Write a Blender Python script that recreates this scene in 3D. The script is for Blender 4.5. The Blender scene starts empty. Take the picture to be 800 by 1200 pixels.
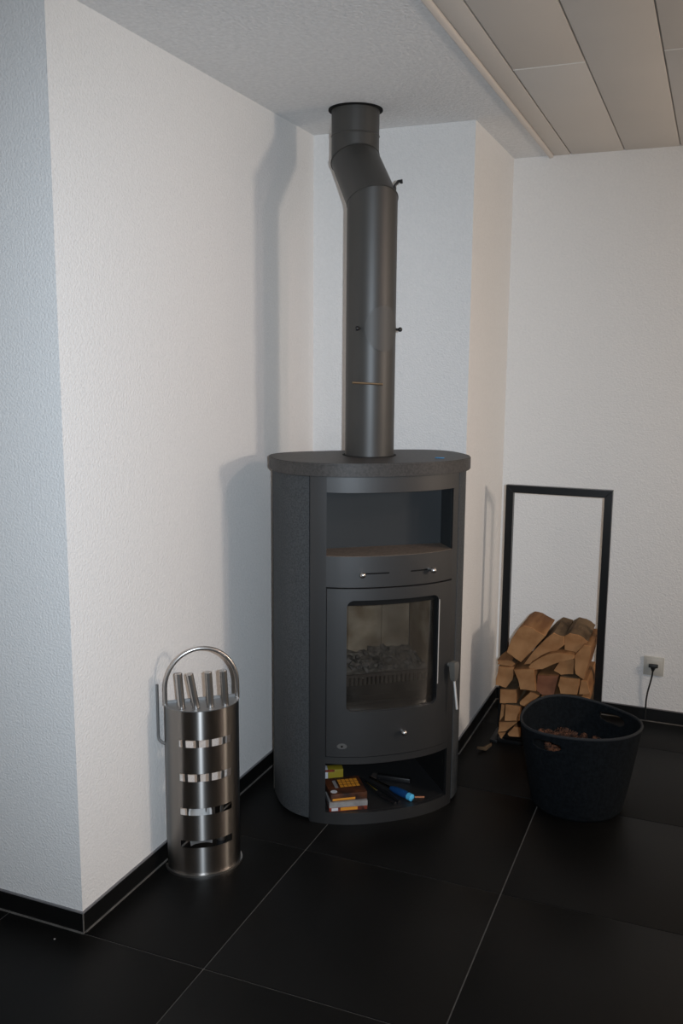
import bpy, bmesh, math, random
from mathutils import Vector, Matrix, noise as mn
random.seed(7)
S = bpy.context.scene
COL = S.collection
PI = math.pi
sin, cos = math.sin, math.cos

# ---------------------------------------------------------------- camera, world, lights, exposure
CAM_P = Vector((1.0673, -1.7392, 1.4618))
YAW, PITCH, ROLL, FPX = 0.38857, -0.16148, 0.00743, 1065.23
def cam_axes():
    fw = Vector((-sin(YAW)*cos(PITCH), cos(YAW)*cos(PITCH), sin(PITCH)))
    rt = Vector((cos(YAW), sin(YAW), 0)); up = rt.cross(fw)
    return cos(ROLL)*rt+sin(ROLL)*up, -sin(ROLL)*rt+cos(ROLL)*up, fw
RT, UP, FW = cam_axes()
cd = bpy.data.cameras.new('camera'); cam = bpy.data.objects.new('camera', cd); COL.objects.link(cam)
cam.matrix_world = Matrix(((RT.x, UP.x, -FW.x, CAM_P.x), (RT.y, UP.y, -FW.y, CAM_P.y), (RT.z, UP.z, -FW.z, CAM_P.z), (0, 0, 0, 1)))
cd.sensor_fit = 'VERTICAL'; cd.sensor_height = 36; cd.lens = 36*FPX/1200; cd.clip_start = .02
S.camera = cam

w = bpy.data.worlds.new('world'); S.world = w; w.use_nodes = True
w.node_tree.nodes['Background'].inputs[0].default_value = (.5, .5, .55, 1)
w.node_tree.nodes['Background'].inputs[1].default_value = .05
S.view_settings.view_transform = 'Standard'; S.view_settings.look = 'None'
S.view_settings.gamma = 1; S.view_settings.use_curve_mapping = False
S.view_settings.exposure = 0.0

def lamp(name, kind, loc, power, color, **kw):
    d = bpy.data.lights.new(name, kind); d.energy = power; d.color = color
    for k, v in kw.items(): setattr(d, k, v)
    o = bpy.data.objects.new(name, d); COL.objects.link(o); o.location = loc
    return o
# the camera's own flash, a hand's breadth right of the lens
fl = lamp('camera_flash', 'SPOT', CAM_P+RT*.085+UP*.02, 196, (.772, .884, 1.0), spot_size=math.radians(84), spot_blend=1.0, shadow_soft_size=.014)
fl.rotation_euler = (FW*1.0+UP*.0-RT*.12).to_track_quat('-Z', 'Y').to_euler()
# warm room lamps to the right
sp = lamp('ceiling_spot', 'SPOT', (2.2, .55, 2.15), 18, (1.0, .72, .66), shadow_soft_size=.05, spot_size=math.radians(62), spot_blend=1.0)
sp.rotation_euler = Vector((-2.56, .12, -1.15)).to_track_quat('-Z', 'Y').to_euler()
lamp('warm_lamp', 'POINT', (3.2, .87, 1.50), 74, (1.0, .84, .70), shadow_soft_size=.17)

# ---------------------------------------------------------------- materials
def mat(name, col, rough=.5, metal=0., spec=.5, var=0., vscale=8., bump=0., bscale=60., bdist=.002, col2=None, detail=6, coord='Position', stretch=None, coat=0.):
    m = bpy.data.materials.new(name); m.use_nodes = True
    nt = m.node_tree; b = nt.nodes['Principled BSDF']
    b.inputs['Base Color'].default_value = (*col, 1); b.inputs['Roughness'].default_value = rough
    b.inputs['Metallic'].default_value = metal; b.inputs['Specular IOR Level'].default_value = spec
    b.inputs['Coat Weight'].default_value = coat
    if coord == 'Position':
        g = nt.nodes.new('ShaderNodeNewGeometry'); vec = g.outputs['Position']
    else:
        g = nt.nodes.new('ShaderNodeTexCoord'); vec = g.outputs['Object']
    if stretch:
        mp = nt.nodes.new('ShaderNodeMapping'); mp.inputs['Scale'].default_value = stretch
        nt.links.new(vec, mp.inputs[0]); vec = mp.outputs[0]
    if var or col2:
        n = nt.nodes.new('ShaderNodeTexNoise'); n.inputs['Scale'].default_value = vscale; n.inputs['Detail'].default_value = detail
        r = nt.nodes.new('ShaderNodeValToRGB'); nt.links.new(vec, n.inputs['Vector']); nt.links.new(n.outputs[0], r.inputs[0])
        c2 = col2 or tuple(min(1, c*(1+var)) for c in col); c1 = col if col2 else tuple(c*(1-var) for c in col)
        r.color_ramp.elements[0].position = .35; r.color_ramp.elements[1].position = .65
        r.color_ramp.elements[0].color = (*c1, 1); r.color_ramp.elements[1].color = (*c2, 1)
        nt.links.new(r.outputs[0], b.inputs['Base Color'])
    if bump:
        n = nt.nodes.new('ShaderNodeTexNoise'); n.inputs['Scale'].default_value = bscale; n.inputs['Detail'].default_value = 3
        bp = nt.nodes.new('ShaderNodeBump'); bp.inputs['Strength'].default_value = bump; bp.inputs['Distance'].default_value = bdist
        nt.links.new(vec, n.inputs['Vector']); nt.links.new(n.outputs[0], bp.inputs['Height']); nt.links.new(bp.outputs[0], b.inputs['Normal'])
    return m
M = {}
M['wall'] = mat('textured_white_wall', (.80, .79, .775), .9, spec=.2, var=.018, vscale=110, bump=.7, bscale=170, bdist=.0035)
M['ceil'] = mat('stippled_ceiling', (.82, .82, .82), .95, spec=.1, var=.05, vscale=70, bump=.9, bscale=120, bdist=.004)
M['panel'] = mat('ceiling_panel', (.68, .63, .575), .55, spec=.35, var=.02, vscale=3)
M['panel_edge'] = mat('panel_end_joint', (.88, .86, .82), .5)
M['panel_gap'] = mat('panel_groove', (.46, .43, .39), .8)
M['moulding'] = mat('edge_moulding', (.66, .60, .54), .45)
M['tile'] = mat('black_floor_tile', (.0036, .0035, .0034), .50, spec=.19, var=.12, vscale=5, bump=.05, bscale=40)
M['grout'] = mat('grey_grout', (.12, .11, .10), .9, var=.2, vscale=30)
M['skirt'] = mat('black_skirting_tile', (.006, .006, .006), .35, spec=.4)
M['skirt_top'] = mat('skirting_sealant', (.17, .165, .17), .7)
M['stone'] = mat('dark_soapstone', (.034, .037, .040), .62, spec=.35, col2=(.062, .066, .068), vscale=190, bump=.25, bscale=240, bdist=.001)
M['stonetop'] = mat('stone_top', (.038, .035, .033), .5, spec=.35, col2=(.062, .057, .053), vscale=140, bump=.15, bscale=200, bdist=.001)
M['steel'] = mat('black_stove_paint', (.0095, .0098, .0105), .50, spec=1.0, var=.06, vscale=6, bump=.05, bscale=500, bdist=.0005)
M['casing'] = mat('grey_brown_casing', (.050, .047, .042), .5, spec=.4)
M['inner'] = mat('niche_grey_paint', (.024, .027, .029), .55, spec=.4, var=.05, vscale=8)
M['dark'] = mat('matt_black', (.006, .006, .006), .8, spec=.2)
M['shelf'] = mat('niche_shelf_stone', (.13, .10, .078), .55, col2=(.20, .155, .12), vscale=120)
M['pipe'] = mat('flue_pipe_paint', (.038, .036, .0325), .45, spec=.6, var=.05, vscale=9, bump=.04, bscale=400, bdist=.0005)
M['chrome'] = mat('polished_steel', (.75, .75, .75), .18, 1.)
M['brushed'] = mat('brushed_steel', (.27, .258, .245), .31, 1., var=.04, vscale=40, stretch=(1, 1, .02))
def anisotropic(m, amount, rot):
    nt = m.node_tree; b = nt.nodes['Principled BSDF']; t = nt.nodes.new('ShaderNodeTangent'); t.direction_type = 'RADIAL'; t.axis = 'Z'
    nt.links.new(t.outputs[0], b.inputs['Tangent']); b.inputs['Anisotropic'].default_value = amount; b.inputs['Anisotropic Rotation'].default_value = rot
anisotropic(M['brushed'], 1.0, .25)
M['satin_dull'] = mat('dull_satin_steel', (.30, .30, .30), .5, 1.)
M['blade'] = mat('blade_steel', (.72, .72, .71), .55, .8)
M['satin'] = mat('satin_steel', (.55, .53, .51), .32, 1.)
M['pipe_cover'] = mat('pipe_cover_paint', (.062, .061, .058), .5, spec=.5)
M['handle_grey'] = mat('grey_cast_handle', (.11, .105, .095), .45)
M['brass'] = mat('brass_rod', (.75, .50, .30), .3, 1.)
M['brick'] = mat('vermiculite_brick', (.22, .16, .10), .9, col2=(.48, .41, .32), vscale=9, bump=.3, bscale=60)
M['ash'] = mat('grey_ash', (.11, .10, .09), .95, col2=(.24, .22, .20), vscale=50)
M['char'] = mat('charcoal', (.02, .02, .02), .9, col2=(.16, .15, .145), vscale=40)
M['iron'] = mat('cast_iron', (.045, .036, .032), .6)
M['rack'] = mat('black_lacquer_rack', (.008, .0085, .009), .3, spec=.45)
M['woodface'] = mat('split_wood_end', (.27, .125, .050), .8, spec=.15, col2=(.42, .215, .095), vscale=14, bump=.4, bscale=70, bdist=.003, coord='Object')
M['woodred'] = mat('reddish_wood_end', (.17, .065, .035), .8, spec=.15, col2=(.26, .11, .06), vscale=14, bump=.4, bscale=70, bdist=.003, coord='Object')
M['woodside'] = mat('split_wood_side', (.17, .078, .032), .85, spec=.15, col2=(.31, .16, .07), vscale=22, bump=.5, bscale=50, bdist=.004, coord='Object', stretch=(1, .15, 1))
M['bark'] = mat('rough_bark', (.06, .04, .025), .95, spec=.1, col2=(.18, .12, .07), vscale=16, bump=.9, bscale=45, bdist=.008, coord='Object', stretch=(1, .3, 1))
M['felt'] = mat('dark_felt', (.0042, .0055, .0068), .95, spec=.10, col2=(.0075, .0098, .0122), vscale=90, bump=.5, bscale=260, bdist=.002)
M['felt_in'] = mat('dark_felt_lining', (.008, .0085, .0095), .95, spec=.15, var=.2, vscale=90)
M['felt_rim'] = mat('felt_rim', (.022, .024, .027), .8, spec=.2)
M['cone'] = mat('pine_cone_brown', (.018, .008, .005), .85, col2=(.15, .058, .028), vscale=60, coord='Object')
M['white_plastic'] = mat('ivory_plastic', (.52, .50, .45), .35)
M['cable'] = mat('black_rubber', (.012, .014, .014), .5)
M['p_black'] = mat('black_plastic', (.008, .008, .009), .4)
M['p_blue'] = mat('blue_plastic', (.008, .05, .16), .3)
M['p_lblue'] = mat('light_blue_plastic', (.10, .50, .80), .25)
M['tab_blue'] = mat('blue_tab', (.05, .22, .42), .5)
M['c_brown'] = mat('card_brown', (.10, .035, .015), .4, col2=(.02, .012, .01), vscale=25)
M['c_orange'] = mat('card_orange', (.62, .26, .03), .4)
M['c_red'] = mat('card_red', (.36, .06, .03), .4, col2=(.03, .015, .012), vscale=30)
M['c_grey'] = mat('card_grey', (.30, .29, .28), .5, col2=(.20, .19, .19), vscale=30)
M['c_yellow'] = mat('card_yellow', (.30, .23, .02), .4)
M['c_white'] = mat('card_white', (.55, .56, .60), .4)
M['stick'] = mat('orange_stick', (.5, .2, .1), .6)

def glass_mat():
    m = bpy.data.materials.new('sooty_glass'); m.use_nodes = True; nt = m.node_tree; nt.nodes.clear()
    out = nt.nodes.new('ShaderNodeOutputMaterial'); tr = nt.nodes.new('ShaderNodeBsdfTransparent'); gl = nt.nodes.new('ShaderNodeBsdfGlossy')
    di = nt.nodes.new('ShaderNodeBsdfDiffuse'); fr = nt.nodes.new('ShaderNodeFresnel'); m1 = nt.nodes.new('ShaderNodeMixShader'); m2 = nt.nodes.new('ShaderNodeMixShader')
    tr.inputs[0].default_value = (.90, .885, .865, 1); di.inputs[0].default_value = (.10, .085, .07, 1)
    gl.inputs['Roughness'].default_value = .05; gl.inputs[0].default_value = (1, 1, 1, 1); fr.inputs[0].default_value = 1.5
    g = nt.nodes.new('ShaderNodeNewGeometry'); n = nt.nodes.new('ShaderNodeTexNoise'); n.inputs['Scale'].default_value = 7
    mr = nt.nodes.new('ShaderNodeMapRange'); mr.inputs[1].default_value = .35; mr.inputs[2].default_value = .7; mr.inputs[3].default_value = .04; mr.inputs[4].default_value = .30
    L = nt.links.new
    L(g.outputs['Position'], n.inputs['Vector']); L(n.outputs[0], mr.inputs[0]); L(mr.outputs[0], m1.inputs[0])
    L(tr.outputs[0], m1.inputs[1]); L(di.outputs[0], m1.inputs[2]); L(fr.outputs[0], m2.inputs[0]); L(m1.outputs[0], m2.inputs[1]); L(gl.outputs[0], m2.inputs[2]); L(m2.outputs[0], out.inputs[0])
    return m
M['glass'] = glass_mat()

# ---------------------------------------------------------------- helpers
def link(name, bm, m, parent=None, smooth=False, loc=None):
    me = bpy.data.meshes.new(name); bm.normal_update(); bm.to_mesh(me); bm.free()
    for x in (m if isinstance(m, (list, tuple)) else [m]): me.materials.append(x)
    me.polygons.foreach_set('use_smooth', [True]*len(me.polygons)); me.set_sharp_from_angle(angle=math.radians(32))
    o = bpy.data.objects.new(name, me); COL.objects.link(o)
    if parent: o.parent = parent
    if loc: o.location = loc
    return o
def empty(name, loc=(0, 0, 0), rz=0):
    o = bpy.data.objects.new(name, None); COL.objects.link(o); o.location = loc; o.rotation_euler = (0, 0, rz); o.empty_display_size = .1
    return o
def tag(o, label=None, cat=None, group=None, kind=None):
    if label: o['label'] = label
    if cat: o['category'] = cat
    if group: o['group'] = group
    if kind: o['kind'] = kind
    return o
def box(bm, x0, x1, y0, y1, z0, z1, bev=0, mi=0):
    g = bmesh.ops.create_cube(bm, size=1)
    vs = g['verts']
    for v in vs: v.co = Vector(((x0+x1)/2+v.co.x*(x1-x0), (y0+y1)/2+v.co.y*(y1-y0), (z0+z1)/2+v.co.z*(z1-z0)))
    fs = set(f for v in vs for f in v.link_faces)
    for f in fs: f.material_index = mi
    if bev:
        es = list(set(e for v in vs for e in v.link_edges))
        bmesh.ops.bevel(bm, geom=es, offset=bev, segments=2, affect='EDGES', profile=.5)
    return bm
def bx(*a, **k): return box(bmesh.new(), *a, **k)
def tube(bm, pts, r, n=12, cap=True, closed=False, mi=0):
    """mitred sweep along points; r a number or a list"""
    pts = [Vector(p) for p in pts]; N = len(pts); rs = r if isinstance(r, (list, tuple)) else [r]*N
    rings = []; prev = None
    for i, p in enumerate(pts):
        a = (pts[i]-pts[i-1]).normalized() if i > 0 or closed else (pts[1]-pts[0]).normalized()
        b = (pts[(i+1) % N]-p).normalized() if i < N-1 or closed else a
        t = (a+b).normalized() if (a+b).length > 1e-6 else a
        if prev is None:
            ref = Vector((0, 0, 1)) if abs(a.z) < .9 else Vector((1, 0, 0))
            u = a.cross(ref).normalized()
        else: u = (prev-a*prev.dot(a)).normalized()
        prev = u; v = a.cross(u).normalized()
        ring = []
        for k in range(n):
            th = 2*PI*k/n; q = p+(u*cos(th)+v*sin(th))*rs[i]
            den = a.dot(t)                      # slide along a to the mitre plane
            q = q+a*((p-q).dot(t)/den)
            ring.append(bm.verts.new(q))
        rings.append(ring)
    M_ = N if closed else N-1
    for i in range(M_):
        A, B = rings[i], rings[(i+1) % N]
        for k in range(n):
            f = bm.faces.new((A[k], A[(k+1) % n], B[(k+1) % n], B[k])); f.material_index = mi; f.smooth = True
    if cap and not closed:
        f = bm.faces.new(rings[0][::-1]); f.material_index = mi; f = bm.faces.new(rings[-1]); f.material_index = mi
    return bm
def tb(*a, **k): return tube(bmesh.new(), *a, **k)
def prism(bm, poly, z0, z1, mi=0, side=None):
    A = [bm.verts.new((x, y, z0)) for x, y in poly]; B = [bm.verts.new((x, y, z1)) for x, y in poly]; n = len(poly)
    f = bm.faces.new(A[::-1]); f.material_index = mi; f = bm.faces.new(B); f.material_index = mi
    for k in range(n):
        f = bm.faces.new((A[k], A[(k+1) % n], B[(k+1) % n], B[k])); f.material_index = mi if side is None else side
    return bm
def weld_normals(bm): bmesh.ops.recalc_face_normals(bm, faces=bm.faces); return bm
def ball(bm, c, r, sx=1, sy=1, sz=1, seg=12):
    g = bmesh.ops.create_uvsphere(bm, u_segments=seg, v_segments=max(6, seg//2+2), radius=r)
    for v in g['verts']: v.co = Vector((v.co.x*sx, v.co.y*sy, v.co.z*sz))+Vector(c)
    for f in bm.faces: f.smooth = True
    return bm
def sweep_wall(bm, inner, outer, z0, z1, mi=0):
    """solid between two equally long plan curves, from z0 to z1"""
    n = len(inner); V = []
    for a, b in zip(inner, outer):
        V.append([bm.verts.new((a[0], a[1], z0)), bm.verts.new((b[0], b[1], z0)), bm.verts.new((b[0], b[1], z1)), bm.verts.new((a[0], a[1], z1))])
    for i in range(n-1):
        for k in range(4):
            f = bm.faces.new((V[i][k], V[i+1][k], V[i+1][(k+1) % 4], V[i][(k+1) % 4])); f.material_index = mi; f.smooth = False
    bm.faces.new(V[0]).material_index = mi; bm.faces.new(V[-1][::-1]).material_index = mi
    return bm

# ---------------------------------------------------------------- the room
XC, YC, Y2, X3, Y4, ZC = -.3631, .0057, 1.4603, .2418, 2.0909, 2.286
XR, YB, XL = 5.4, -3.6, -2.1
XP = .385                                        # where plaster ceiling gives way to panels
def struct(name, bm, m, **k): return tag(link(name, bm, m, **k), kind='structure')
T = .14
struct('wall_near_left', bx(XL-T, XC, YC, YC+T, 0, 2.36), M['wall'])
struct('wall_left', bx(XC-T, XC, YC+T, Y2, 0, 2.36), M['wall'])
struct('wall_back', bx(XC-T, X3, Y2, Y2+T, 0, 2.36), M['wall'])
struct('wall_return', bx(X3-T, X3, Y2+T, Y4, 0, 2.36), M['wall'])
struct('wall_far', bx(X3-T, XR+T, Y4, Y4+T, 0, 2.36), M['wall'])
struct('wall_right', bx(XR, XR+T, YB, Y4, 0, 2.36), M['wall'])
struct('wall_behind', bx(XL-T, XR+T, YB-T, YB, 0, 2.36), M['wall'])
struct('wall_outer_left', bx(XL-T, XL, YB, YC, 0, 2.36), M['wall'])
struct('ceiling', bx(XL-T, XP, YB-T, Y4+T, ZC, 2.36), M['ceil'])

pc = struct('ceiling_panelling', bx(XP, XR+T, YB-T, Y4+T, ZC+.0045, 2.36), M['panel_gap'])
tag(pc, 'ceiling of smooth beige panels right of the plaster ceiling')
pw = .2025; gap = .0045
pmesh = {}
def panel(x0, x1, y0, y1):
    key = (round(x1-x0, 3), round(y1-y0, 3))
    if key not in pmesh:
        o = link('panel', bx(-(x1-x0)/2, (x1-x0)/2, -(y1-y0)/2, (y1-y0)/2, 0, .0065, bev=.0016), M['panel'], pc); pmesh[key] = o.data
    else:
        o = bpy.data.objects.new('panel', pmesh[key]); COL.objects.link(o); o.parent = pc
    o.location = ((x0+x1)/2, (y0+y1)/2, ZC-.001)
cols = [(.4025, .468-gap/2, None)]
x = .468
k = 0
while x < XR-.02:
    cols.append((x+gap/2, min(x+pw-gap/2, XR), [.975, -.35, .955, -.9][k % 4])); x += pw; k += 1
joints = bmesh.new()
for x0, x1, j in cols:
    cuts = [YB]
    if j is not None:
        y = j-5.2
        while y < Y4:
            if y > YB+.05: cuts.append(y)
            y += 2.6
    cuts.append(Y4)
    for a, b in zip(cuts[:-1], cuts[1:]):
        panel(x0, x1, a+(.002 if a > YB else 0), b-(.002 if b < Y4 else 0))
    for c in cuts[1:-1]: link('end_joint', bx(x0, x1, c-.0032, c+.0032, ZC-.0016, ZC+.006), M['panel_edge'], pc)
joints.free()
# quarter-round moulding along the panel edge
bm = bmesh.new()
prof = [(XP, ZC+.004), (XP, ZC-.010)]+[(XP+.002+.013*sin(a), ZC-.010+.008*(1-cos(a))) for a in [0, .4, .8, 1.2, 1.57]]+[(XP+.0165, ZC+.004)]
A = [bm.verts.new((px, YB, pz)) for px, pz in prof]; B = [bm.verts.new((px, Y4, pz)) for px, pz in prof]
for i in range(len(prof)): f = bm.faces.new((A[i], A[(i+1) % len(prof)], B[(i+1) % len(prof)], B[i]))
bm.faces.new(A[::-1]); bm.faces.new(B); weld_normals(bm)
struct('trim_1', bm, M['moulding'])

# floor: grout bed with single tiles
fl_ = struct('floor', bx(XL-T, XR+T, YB-T, Y4+T, -.06, -.0022), M['grout'])
TG = .0017
tmesh = None
for i in range(-4, 9):
    for j in range(-6, 4):
        x0, x1, y0, y1 = i*.6+TG, (i+1)*.6-TG, j*.6+TG, (j+1)*.6-TG
        if x1 > XR+T or y0 < YB-.2: 
            if x0 > XR or y1 < YB: continue
        if y0 >= .59 and x1 < XC-.2: continue
        if y0 > YC+.2 and x1 < XC: continue
        cx0, cx1, cy0, cy1 = max(x0, XL), min(x1, XR), max(y0, YB), min(y1, Y4)
        if x1 > XC and x0 < XC and y0 > 0: cx0 = XC
        if cx1-cx0 < .02 or cy1-cy0 < .02: continue
        if abs(cx1-cx0-(x1-x0)) < 1e-6 and abs(cy1-cy0-(y1-y0)) < 1e-6 and tmesh:
            o = bpy.data.objects.new('tile', tmesh); COL.objects.link(o); o.parent = fl_
        else:
            hx, hy = (cx1-cx0)/2, (cy1-cy0)/2
            o = link('tile', bx(-hx, hx, -hy, hy, -.01, 0, bev=.0007), M['tile'], fl_)
            if abs(cx1-cx0-(x1-x0)) < 1e-6 and abs(cy1-cy0-(y1-y0)) < 1e-6: tmesh = o.data
        o.location = ((cx0+cx1)/2, (cy0+cy1)/2, 0)
# skirtings: black tiles, a pale sealant line above, grout below
BH, BT = .054, .007
def skirt(name, ax, c, a0, a1, sgn):
    """ax 'x': runs along x at y=c; 'y': runs along y at x=c; sgn = side the room is on"""
    def bb(a, b, z0, z1, t):
        lo, hi = (c, c+sgn*t) if sgn > 0 else (c+sgn*t, c)
        return bx(a, b, lo, hi, z0, z1, bev=0) if ax == 'x' else bx(lo, hi, a, b, z0, z1, bev=0)
    base = struct(name, bb(a0, a1, 0, .0035, BT+.0035), M['grout'])
    k = math.floor(a0/.6)*.6; 
    while k < a1:
        p, q = max(k+.001, a0), min(k+.599, a1)
        if q-p > .01: link('skirting_tile', bb(p, q, .0035, BH, BT), M['skirt'], base)
        k += .6
    link('sealant_line', bb(a0, a1, BH, BH+.0032, BT-.001), M['skirt_top'], base)
    return base
skirt('baseboard_near_left', 'x', YC, XL, XC+BT, -1)
skirt('baseboard_left', 'y', XC, YC+.0004, Y2, 1)
skirt('baseboard_back', 'x', Y2, XC+BT, X3, -1)
skirt('baseboard_return', 'y', X3, Y2-BT, Y4, 1)
skirt('baseboard_far', 'x', Y4, X3+BT, XR, -1)
skirt('baseboard_right', 'y', XR, YB, Y4-BT, -1)
struct('trim_2', bx(XC+BT-.001, XC+BT+.0015, YC-BT-.0015, YC-BT+.001, 0, BH+.002), M['grout'])

# ---------------------------------------------------------------- the stove
TH = .6676
a_, b_, c_, n_, m_ = .3289, .2412, .1942, 2.257, 3.39
st = empty('wood_stove', (.0338, 1.0388, 0), TH)
tag(st, 'black wood-burning stove with curved front and stone sides, standing in the corner', 'stove')
def oc(t, off):
    c, s = cos(t), sin(t)
    e = 2/n_ if s >= 0 else 2/m_
    u = math.copysign(abs(c)**e, c)*(a_-off)
    v = abs(s)**e*(b_-off) if s >= 0 else -abs(s)**e*(c_-off)
    return (u, -v)                       # local x, local y (front is -y)
def fu(u, off):                          # front curve point at a given u
    q = max(0., 1-abs(u/(a_-off))**n_)
    return (u, -(b_-off)*q**(1/n_))
def arcu(u0, u1, off, k=14): return [fu(u0+(u1-u0)*i/k, off) for i in range(k+1)]
def arct(t0, t1, off, k=24): return [oc(t0+(t1-t0)*i/k, off) for i in range(k+1)]
def front(bm, u0, u1, z0, z1, off=.014, th=.012, k=14, mi=0): return sweep_wall(bm, arcu(u0, u1, off+th, k), arcu(u0, u1, off, k), z0, z1, mi)
def normd(u, off=.014):
    p0, p1 = fu(u-.002, off), fu(u+.002, off); d = Vector((p1[0]-p0[0], p1[1]-p0[1], 0)).normalized()
    return Vector((d.y, -d.x, 0))
H = 1.1669
# top plate
poly = [oc(2*PI*i/120+1e-4, 0) for i in range(120)]
bm = bmesh.new(); prism(bm, poly[::-1], H-.041, H); weld_normals(bm)
bmesh.ops.bevel(bm, geom=[e for e in bm.edges if abs(e.verts[0].co.z-e.verts[1].co.z) < 1e-6 and e.calc_length() < .08], offset=.003, segments=2, affect='EDGES')
tp = tag(link('top_plate', bm, M['stonetop'], st), 'dark speckled stone top plate')
PV = .022                                        # pipe centre in local y
bm = bmesh.new(); tube(bm, [(0, PV, H-.001), (0, PV, H+.0012)], .0885, 40); link('pipe_gap_shade', bm, M['dark'], tp)  # dark disc standing in for the shaded gap around the pipe
# stone side panels and metal casing
tF_L = [t/400*PI for t in range(401) if oc(t/400*PI, .013)[0] <= -.2465][0]
tF_R = PI-tF_L
tB = .62                                          # how far the stone wraps towards the back
bm = bmesh.new(); sweep_wall(bm, arct(tF_L, PI+tB*.55, .038), arct(tF_L, PI+tB*.55, .013), .012, H-.0435); weld_normals(bm)
link('side_panel', bm, M['stone'], st)['label'] = 'left stone side panel'
bm = bmesh.new(); sweep_wall(bm, arct(-tB*.55, tF_R, .038), arct(-tB*.55, tF_R, .013), .012, H-.0435); weld_normals(bm)
link('side_panel', bm, M['stone'], st)['label'] = 'right stone side panel'
bm = bmesh.new(); sweep_wall(bm, arct(PI+tB*.57, 2*PI-tB*.57, .030, 40), arct(PI+tB*.57, 2*PI-tB*.57, .008, 40), .0, H-.0435); weld_normals(bm)
link('rear_casing', bm, M['casing'], st)
poly = [oc(2*PI*i/90+1e-4, .040) for i in range(90)]
bm = bmesh.new(); prism(bm, poly[::-1], 0, .016); weld_normals(bm); link('bottom_plate', bm, M['dark'], st)
bm = bmesh.new(); prism(bm, poly[::-1], H-.050, H-.041); weld_normals(bm); link('upper_plate', bm, M['dark'], st)
# front frame
uL, uR = -.2445, .2455
nL, nR = -.2005, .2195
zN0, zN1 = .879, 1.0765
zD0, zD1 = .232, .779
zB0, zB1 = .040, .2055
bm = bmesh.new()
front(bm, uL, nL, .0, H-.043, k=4); front(bm, nR, uR, .0, H-.043, k=4)
front(bm, nL, nR, zN1, H-.043); front(bm, nL, nR, zD1+.0035, zN0); front(bm, nL, nR, zB1, zD0-.0035); front(bm, nL, nR, .0, zB0)
weld_normals(bm); bmesh.ops.remove_doubles(bm, verts=bm.verts, dist=1e-5)
link('front_frame', bm, M['steel'], st)
# dark seams between stone and frame are simply gaps; niche box
def niche(name, z0, z1, vb, m_back, m_side, m_floor, u0=nL, u1=nR):
    e = link(name, bx(u0-.004, u1+.004, -vb, -vb+.006, z0-.004, z1+.004), m_back, st)
    for uu, s in ((u0, -1), (u1, 1)):
        y0 = fu(uu, .028)[1]
        link('side_wall', bx(min(uu, uu+s*.005), max(uu, uu+s*.005), y0, -vb, z0-.004, z1+.004), m_side, e)
    return e
nb = niche('niche_box', zN0, zN1, .074, M['inner'], M['inner'], None)
bm = bmesh.new(); prism(bm, arcu(nL-.004, nR+.004, .016)+[(nR+.004, -.070), (nL-.004, -.070)], zN0-.012, zN0+.001); weld_normals(bm)
tag(link('niche_shelf', bm, M['shelf'], nb), 'brownish stone shelf slab')
bm = bmesh.new(); prism(bm, arcu(nL-.004, nR+.004, .028)+[(nR+.004, -.070), (nL-.004, -.070)], zN1+.001, zN1+.006); weld_normals(bm)
link('niche_ceiling', bm, M['inner'], nb)
cb = niche('storage_compartment', zB0, zB1, -.150, M['dark'], M['dark'], None)
bm = bmesh.new(); prism(bm, arcu(nL-.004, nR+.004, .028)+[(nR+.004, .150), (nL-.004, .150)], zB0-.006, zB0); weld_normals(bm)
link('compartment_floor', bm, M['steel'], cb)
bm = bmesh.new(); prism(bm, arcu(nL-.004, nR+.004, .028)+[(nR+.004, .150), (nL-.004, .150)], zB1+.001, zB1+.006); weld_normals(bm)
link('compartment_ceiling', bm, M['dark'], cb)
# knobs on the control rail, with their slots
def knob(name, u, z, r, m, parent, slot=None):
    nd = normd(u); p = Vector((*fu(u, .014), z))
    bm = bmesh.new(); tube(bm, [p-nd*.004, p+nd*.018], r*.55, 12); ball(bm, p+nd*.020, r)
    k = link(name, bm, m, parent)
    if slot:
        bm = bmesh.new(); front(bm, slot[0], slot[1], z-.0022, z+.0022, off=.0132, th=.004, k=6, mi=0); weld_normals(bm); link('slot', bm, M['dark'], k)
    return k
knob('air_control_knob', -.096, .826, .0095, M['satin'], st, (-.085, -.01))
knob('air_control_knob', .1294, .827, .0095, M['satin'], st, (.062, .12))
# door
gL, gR, gZ0, gZ1 = -.1415, .1655, .380, .742
dL, dR = nL+.0012, nR-.0030
DO = .010
def rc(cu, cz, r, a0, a1, k=6): return [(cu+r*cos(a0+(a1-a0)*i/k), cz+r*sin(a0+(a1-a0)*i/k)) for i in range(k+1)]
bm = bmesh.new()
# door skin as a grid with a rounded opening: rows of z, opening half-width depends on z
rad = .022
zs = [zD0, .300, gZ0]+[gZ0+rad*(1-cos(a)) for a in (.3, .6, .9, 1.2, PI/2)]+[.5, .62]+[gZ1-rad*(1-cos(a)) for a in (PI/2, 1.2, .9, .6, .3)]+[gZ1, zD1]
def inset(z):
    d = min(z-gZ0, gZ1-z)
    if d < -1e-9: return None
    return 0 if d >= rad else rad-math.sqrt(max(0, rad*rad-(rad-d)**2))
K1, K2 = 5, 14
def cols_at(z):
    i = inset(z); i = rad if i is None else i
    l, r = gL+i, gR-i
    return [dL+(l-dL)*k/K1 for k in range(K1+1)]+[l+(r-l)*k/K2 for k in range(1, K2)]+[r+(dR-r)*k/K1 for k in range(K1+1)]
def vert(u, z, off): p = fu(u, off); return bm.verts.new((p[0], p[1], z))
G = [[[vert(u, z, o) for u in cols_at(z)] for z in zs] for o in (DO, DO+.016)]
nc = len(G[0][0]); nz = len(zs)
def hole(i, j):
    return (inset((zs[i]+zs[i+1])/2) is not None) and K1 <= j < K1+K2
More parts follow.
